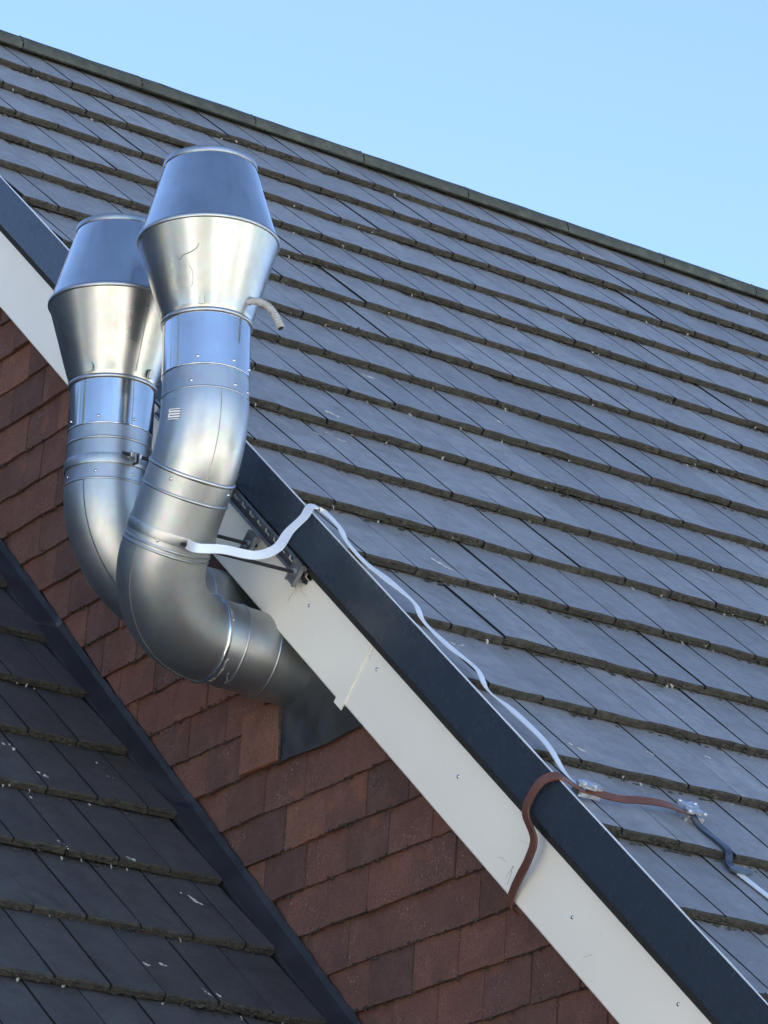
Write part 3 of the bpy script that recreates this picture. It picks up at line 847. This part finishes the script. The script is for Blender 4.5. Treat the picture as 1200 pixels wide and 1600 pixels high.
# corrugated drain hose
hp = spline([(-.405,-2.566,5.272),(-.378,-2.584,5.276),(-.356,-2.600,5.264),(-.340,-2.612,5.236),(-.332,-2.622,5.203)], 9)
A = MB(); pts = []; rad = []
L = 0; n = 110; hs = []
for k in range(n+1):
    u_ = k/n*(len(hp)-1); i = min(int(u_), len(hp)-2); pts.append(hp[i].lerp(hp[i+1], u_-i)); rad.append(.0090+.0011*math.sin(k/110*2*PI*21))
A.tube(pts, rad, 16); A.build('drain_hose', M['hose'], fd, smooth=True)
A = MB(); A.tube([pts[-1]-(pts[-1]-pts[-4])*.4, pts[-1]+(pts[-1]-pts[-4])*.15], .0072, 14); A.build('hose_mouth', M['dark'], fd)

# ---- back duct
bdk = thing('exhaust_duct', 'rear galvanised duct with straight drop into elbow beside cream board', 'duct', (Xd, -2.04, 4.60), 'twin metal exhaust ducts with cone outlets')
neckB = Vector((Xd, -2.053, 5.229)); axB = Vector((0, -.075, 1)).normalized()
cowl(bdk, neckB, axB, 34 if (axB.cross(-CF)).dot(CR) > 0 else -34, (-25, 55))
q0 = neckB-axB*.012; q1 = neckB-axB*.128; q2 = neckB-axB*.165; q3 = neckB-axB*.225; q4 = neckB-axB*.272
sp = pipe('spigot_pipe', [q0, q0.lerp(q1,.5), q1], R_D+.001, bdk, 'galv'); ring(q1, axB, R_D-.001, sp, 'galv', .0022, .006); screws_on(q1+axB*.016, axB, R_D+.0015, (-12, 38, -62), sp)
ax_, v_, w_ = side_dirs(axB); sg = 34 if w_.dot(CR) > 0 else -34
d_ = v_*math.cos(math.radians(sg))+w_*math.sin(math.radians(sg)); seam([q0+d_*(R_D+.0012), q1+d_*(R_D+.0012)], [w_, w_], sp)
cp = pipe('coupling', [q1+axB*.002, q2, q4], R_D-.001, bdk, 'galv_mid')
ring(q2, (axB+Vector((0,0.0,0))), R_D-.002, cp, 'galv_mid', .0035, .008); screws_on(q4+axB*.018, axB, R_D-.001, (-12, 40, -66), cp); ring(q4, axB, R_D-.001, cp, 'galv_mid', .0035, .008)
epB, dWB = arc(q4, -axB, Vector((1,0,0)), .240, PI/2, 22)
elb = pipe('elbow', epB, R_D+.001, bdk, 'galv_dull')
sm = []
for i, p in enumerate(epB):
    t = (epB[min(i+1,22)]-epB[max(i-1,0)]).normalized(); out = (p-(q4+Vector((1,0,0))*.240)).normalized(); w_ = t.cross(out); sm.append((p+(out*.90+w_*(.43 if w_.dot(CF) < 0 else -.43)).normalized()*(R_D+.0016), w_))
seam([a for a, b in sm], [b for a, b in sm], elb, 'galv_dull', .003)
eb = epB[-1]; wpb = pipe('wall_pipe', [eb-Vector((.004,0,0)), eb+Vector((.1,0,0)), eb+Vector((.26,0,0))], R_D-.001, bdk, 'galv_dull'); ring(eb+Vector((.03,0,0)), (1,0,0), R_D-.002, wpb, 'galv_dull')

# ------------------------------------------------------------------ mounting rail, brackets, rods and clamps
RX = BX-.0005
rail = thing('mounting_rail', 'slotted steel channel screwed along the cream board behind ducts', 'rail', RP(RX-.02, 3.2, -.122))
A = MB(); s0, s1 = 2.70, 3.655; hc = -.124; hw = .0205; dp = .021
# channel opening away from the board: back web with slots cut between bars, two side walls with lips
A.box(RP(RX-.0022, s0, hc-hw), XV*.002, DV*(s1-s0), NV*.011); A.box(RP(RX-.0022, s0, hc+hw-.011), XV*.002, DV*(s1-s0), NV*.011)
k = s0
while k < s1-.01:
    A.box(RP(RX-.0022, k, hc-hw+.011), XV*.002, DV*min(.020, s1-k), NV*(2*hw-.022)); k += .048
rb = A.build('back_web', M['dark_metal'], rail)
for sg_ in (-1, 1):
    A = MB(); h0 = hc+sg_*hw
    A.box(RP(RX-dp, s0, h0-(0 if sg_ < 0 else .002)), XV*(dp-.0024), DV*(s1-s0), NV*.002)
    A.box(RP(RX-dp-.0001, s0, h0-(0 if sg_ < 0 else .008)), XV*.002, DV*(s1-s0), NV*.008)
    A.build('side_wall', M['dark_metal'], rail)
A = MB()
k = s0+.02
while k < s1-.02:
    n = 12; P = []
    for i in range(n):
        a = 2*PI*i/n; P.append(RP(RX-.0026, k+.024+(.007 if math.cos(a) > 0 else -.007)+.0055*math.cos(a), hc+.0055*math.sin(a)))
    A.prism(P, (-.0008, 0, 0)); k += .048
A.build('slot', M['galv'], rail)
def bracket(y, z, parent):
    h, s = HS(y, z); A = MB()
    A.box(RP(RX-dp-.0062, s-.021, h-.030), XV*.006, DV*.042, NV*.060); 
    A.box(RP(RX-dp-.0122, s-.0205, h-.030), XV*.0059, DV*.005, NV*.060); A.box(RP(RX-dp-.0122, s+.0160, h-.030), XV*.0059, DV*.005, NV*.060)
    o = A.build('bracket', M['dark_metal'], parent)
    hexnut(Vector((RX-dp-.0063, y, z)), (-1,0,0), .0095, .008, o); return o
def hexnut(p, ax, r, t, parent, mt='clamp', name='nut'):
    A = MB(); ax = Vector(ax).normalized(); a = ax.orthogonal().normalized(); b = ax.cross(a)
    A.prism([p+(a*math.cos(PI*k/3)+b*math.sin(PI*k/3))*r for k in range(6)], ax*t); return A.build(name, M[mt], parent)
def rod(p, q, parent, r=.0048):
    A = MB(); n = int((q-p).length/.0012); pts = [p.lerp(q, k/n) for k in range(n+1)]
    A.tube(pts, [r*(1 if k % 2 else .86) for k in range(n+1)], 10); return A.build('threaded_rod', M['rod'], parent)
def clamp(label, centre, axis, lugs):
    root = thing('pipe_clamp', label, 'clamp', centre, 'clamps holding the twin ducts')
    A = MB(); A.lathe(centre, axis, [(-.0125, R_D-.001), (-.0125, R_D+.0032), (-.008, R_D+.0040), (.008, R_D+.0040), (.0125, R_D+.0032), (.0125, R_D-.001)], 64)
    A.build('band', M['galv_mid'], root, angle=50)
    ax = Vector(axis).normalized()
    for p, xr in lugs:
        p = Vector(p); c = Vector(centre); d = p-c; d = (d-ax*d.dot(ax)); L_ = d.length; d.normalize()
        A = MB(); 
        for o_ in (-.0075, .0035): A.box(c+d*(R_D-.002)-ax*.0125+XV*(o_), d*(L_-R_D+.018), ax*.025, XV*.004)
        lg = A.build('lug', M['dark_metal'], root)
        rod(Vector((p.x-.034, p.y, p.z)), Vector((xr, p.y, p.z)), root)
        hexnut(Vector((p.x-.0155, p.y, p.z)), (1,0,0), .0100, .0078, lg); hexnut(Vector((p.x+.0077, p.y, p.z)), (1,0,0), .0100, .0078, lg)
        bracket(p.y, p.z, rail)
    return root
cF = b1p+dL*.150
perp = Vector((0, -dL.z, dL.y)); perp = perp if perp.y < 0 else -perp; perp = Vector((0, perp.y, perp.z)).normalized()
lugF = cF+perp*(R_D+.014); lugF2 = cF-perp*(R_D+.014)
print('narrow', [(round(a[1]-a[0],3), a[4]) for a in noses if a[1]-a[0] < .1])
print('lugF', to_px(lugF), 'target 287,842', 'lugF2 bracket', to_px(Vector((-.16, lugF2.y, lugF2.z))), 'target 372,805')
clamp('steel clamp band round the leaning part of the front duct', cF, dL, [(lugF, RX-.004), (lugF2, RX-.004)])
cB = q3+axB*.005
lugB = cB+Vector((0,-1,0))*(R_D+.014)
print('lugB', to_px(lugB), 'target 205,733')
clamp('steel clamp band round the straight rear duct', cB, axB, [(lugB, RX-.004)])

# ------------------------------------------------------------------ lightning tapes and fittings
def tape(name, pts, wds, width, thick, mt, label, cat='tape', n=7):
    V, F = ribbon(pts, wds, width, thick, n); A = MB(); A.add(V, F)
    return tag(A.build(name, M[mt], angle=28), label, cat)
Z = Vector((0,0,1))
lf = lugF
pts = [(lf.x-.022, lf.y-.004, lf.z+.001), (lf.x-.016, lf.y-.040, lf.z-.020), (-.400,-2.478,4.668), (-.335,-2.517,4.655), (-.275,-2.520,4.685), (-.225,-2.500,4.745), (-.178,-2.497,4.795), RP(-.146,3.566,.0205), RP(-.118,3.585,.021),
       RP(-.112,3.66,.020), RP(-.134,3.74,.021), RP(-.140,3.85,.022), RP(-.124,3.94,.026), RP(-.098,4.04,.024), RP(-.118,4.13,.020), RP(-.106,4.24,.018), RP(-.088,4.345,.022), RP(-.106,4.435,.016), RP(-.088,4.525,.018), RP(-.076,4.66,.018), RP(-.098,4.79,.014), RP(-.092,4.85,.018)]
w1_ = (Z*.9-NV*.2)
wds = [Z, Z, Z+DV*-.1, Z*1+DV*-.3, Z*.6-DV*.6, -DV+Z*.2, -DV, -DV, -DV*.6-XV*.7, -XV+NV*.25, -XV+NV*.35, -XV+NV*.15, -XV-NV*.1, -XV+NV*.3, -XV+NV*.35, -XV, -XV+NV*.25, -XV+NV*.4, -XV, -XV+NV*.1, -XV+NV*.35, -XV+NV*.1]
tape('conductor_tape', pts, wds, .024, .003, 'alu', 'long bare silver tape running from duct clamp down along the verge')
pts = [RP(-.104,4.868,-.296), RP(-.126,4.862,-.286), RP(-.136,4.862,-.250), RP(-.147,4.872,-.208), RP(-.158,4.884,-.160), RP(-.160,4.872,-.115), RP(-.170,4.822,-.084), RP(-.171,4.812,-.045), RP(-.166,4.818,-.002), RP(-.150,4.838,.024), RP(-.120,4.852,.020), RP(-.085,4.860,.012)]
wds = [DV]*9+[DV, DV*.9+XV*.1, DV]
tape('conductor_tape', pts, wds, .0235, .0050, 'brown', 'brown plastic coated tape hanging over the navy trim and cream board')
pts = [RP(-.085,4.862,.018), RP(-.045,4.866,.017), RP(.01,4.866,.016), RP(.07,4.858,.020), RP(.14,4.850,.020), RP(.215,4.838,.008)]
tape('conductor_tape', pts, [DV-NV*.5, DV-NV*.5, DV-NV*.45, DV-NV*.45, DV-NV*.3, DV], .0185, .0045, 'brown', 'short brown tape across the tiles between two metal clamps')
def on_tile(x, s, e=.0035): return RP(x, s, surfH(s)+e)
pts = [RP(.238,4.835,.004), on_tile(.241,4.88), on_tile(.245,4.935), on_tile(.246,4.972), RP(.243,4.992,.001), RP(.240,5.008,-.012), on_tile(.238,5.03), on_tile(.238,5.052)]
tape('conductor_tape', pts, [XV]*8, .0215, .0045, 'dkblue', 'dark blue tape stepping down over a tile from the square clamp')
pts = [on_tile(.240,5.056,.0045), on_tile(.247,5.10), on_tile(.254,5.16), on_tile(.260,5.22), on_tile(.264,5.285,.004), RP(.266,5.303,-.006), on_tile(.267,5.34), on_tile(.270,5.46), on_tile(.272,5.59)]
tape('conductor_tape', pts, [XV]*9, .0215, .0030, 'alu', 'short bare silver tape below the oval clip at right edge')
# junction clamp joining silver and brown tape
jc = thing('junction_clamp', 'small shiny clamp joining silver tape to brown tape by verge', 'clamp', RP(-.085, 4.86, 0))
A = MB(); rj = random.Random(8); P = []
for k in range(14):
    a = 2*PI*k/14; rr_ = rj.uniform(.85, 1.1); P.append(RP(-.080+.034*math.cos(a)*rr_, 4.858+.017*math.sin(a)*rr_, .024))
A.prism(P, NV*.007); A.build('top_plate', M['clamp'], jc, angle=30)
A = MB(); A.box(RP(-.108, 4.845, .004), XV*.060, DV*.028, NV*.009); A.build('base_plate', M['clamp'], jc)
hexnut(RP(-.095, 4.858, .031), NV, .006, .004, jc); hexnut(RP(-.068, 4.860, .031), NV, .006, .004, jc)
# square cross clamp
sq = thing('square_clamp', 'square cast clamp with four rounded corner lobes on the tiles', 'clamp', RP(.243, 4.82, -.01))
cx, cs = .243, 4.822
A = MB(); P = []
for k in range(48):
    a = 2*PI*k/48; rr_ = .0290+.0085*math.cos(4*(a-PI/4)); P.append(RP(cx+rr_*math.cos(a), cs+rr_*math.sin(a), .010))
A.prism(P, NV*.0055); A.build('top_plate', M['clamp'], sq, angle=30)
A = MB(); A.box(RP(cx-.026, cs-.026, -.022), XV*.052, DV*.052, NV*.026); A.build('base_plate', M['clamp'], sq)
for dx in (-.022, .022):
    for ds in (-.022, .022): screw(RP(cx+dx, cs+ds, .0157), NV, .0052, sq, mt='clamp')
A = MB()
for k in range(14):
    a = rj.uniform(0, 2*PI); q = rj.uniform(.002, .017); A.blob(RP(cx+q*math.cos(a), cs+q*math.sin(a), .0158), (.0022,.0022,.0008), None, rj, .3)
A.build('cast_relief', M['clamp'], sq)
# oval clip
cl = thing('tape_clip', 'dark blue oval clip strapped across the tape on the tiles', 'clip', RP(.242, 5.05, -.01))
A = MB(); P = []
for k in range(24):
    a = 2*PI*k/24; P.append(RP(.245+.033*math.copysign(abs(math.cos(a))**.7, math.cos(a)), 5.048+.011*math.sin(a), -.010))
A.prism(P, NV*.006); A.build('strap', M['clip'], cl, angle=30)
A = MB(); A.box(RP(.226, 5.041, -.024), XV*.036, DV*.014, NV*.0125); A.build('foot', M['dkblue'], cl)

# ------------------------------------------------------------------ small marks
def squiggle(parent, name, pts, r, mt):
    A = MB(); A.tube(spline(pts, 4), r, 5); return A.build(name, M[mt], parent, smooth=True)
rq = random.Random(31)
for k in range(9):      # stray cobweb threads on the board
    s = rq.choice((rq.uniform(3.55, 3.72), rq.uniform(4.0, 4.1), rq.uniform(4.78, 4.86), rq.uniform(4.3, 5.4))); h = rq.uniform(-.26, -.15); p = [VP(BX-.0008, s, h)]
    d = DV*rq.uniform(-.5, 1)+NV*rq.uniform(-1, .3)
    for q in range(5):
        d = (d+DV*rq.uniform(-.35, .35)+NV*rq.uniform(-.35, .35)).normalized(); p.append(p[-1]+d*rq.uniform(.005, .011))
    squiggle(b1 if s < SJ else b2, 'cobweb_thread', p, rq.uniform(.00022, .00034), 'fluff')
# scratch and scuffs on the front cone
ax_, v_, w_ = side_dirs(axF)
lcone = [o for o in fd.children if o.name.startswith('lower_cone')][0]
def cone_pt(t, a): 
    a = math.radians(a); r_ = .1085+(.170-.1085)*t/.211+.0016
    return neck+axF*t+(v_*math.cos(a)+w_*math.sin(a))*r_
sgn = 1 if w_.dot(CR) > 0 else -1
squiggle(lcone, 'scratch', [cone_pt(.118, sgn*-28), cone_pt(.112, sgn*-25), cone_pt(.120, sgn*-22), cone_pt(.124, sgn*-15), cone_pt(.130, sgn*-10), cone_pt(.136, sgn*-7), cone_pt(.144, sgn*-6)], .0009, 'dark_metal')
squiggle(lcone, 'scratch', [cone_pt(.095, sgn*-16), cone_pt(.080, sgn*-13), cone_pt(.062, sgn*-13), cone_pt(.045, sgn*-15)], .0005, 'dark_metal')
# sealant bead on the edge of the lead sheet
squiggle(house, 'sealant_bead', [(-.040,-2.196,4.292), (-.037,-2.194,4.34), (-.034,-2.193,4.40), (-.031,-2.192,4.45)], .0042, 'moss')
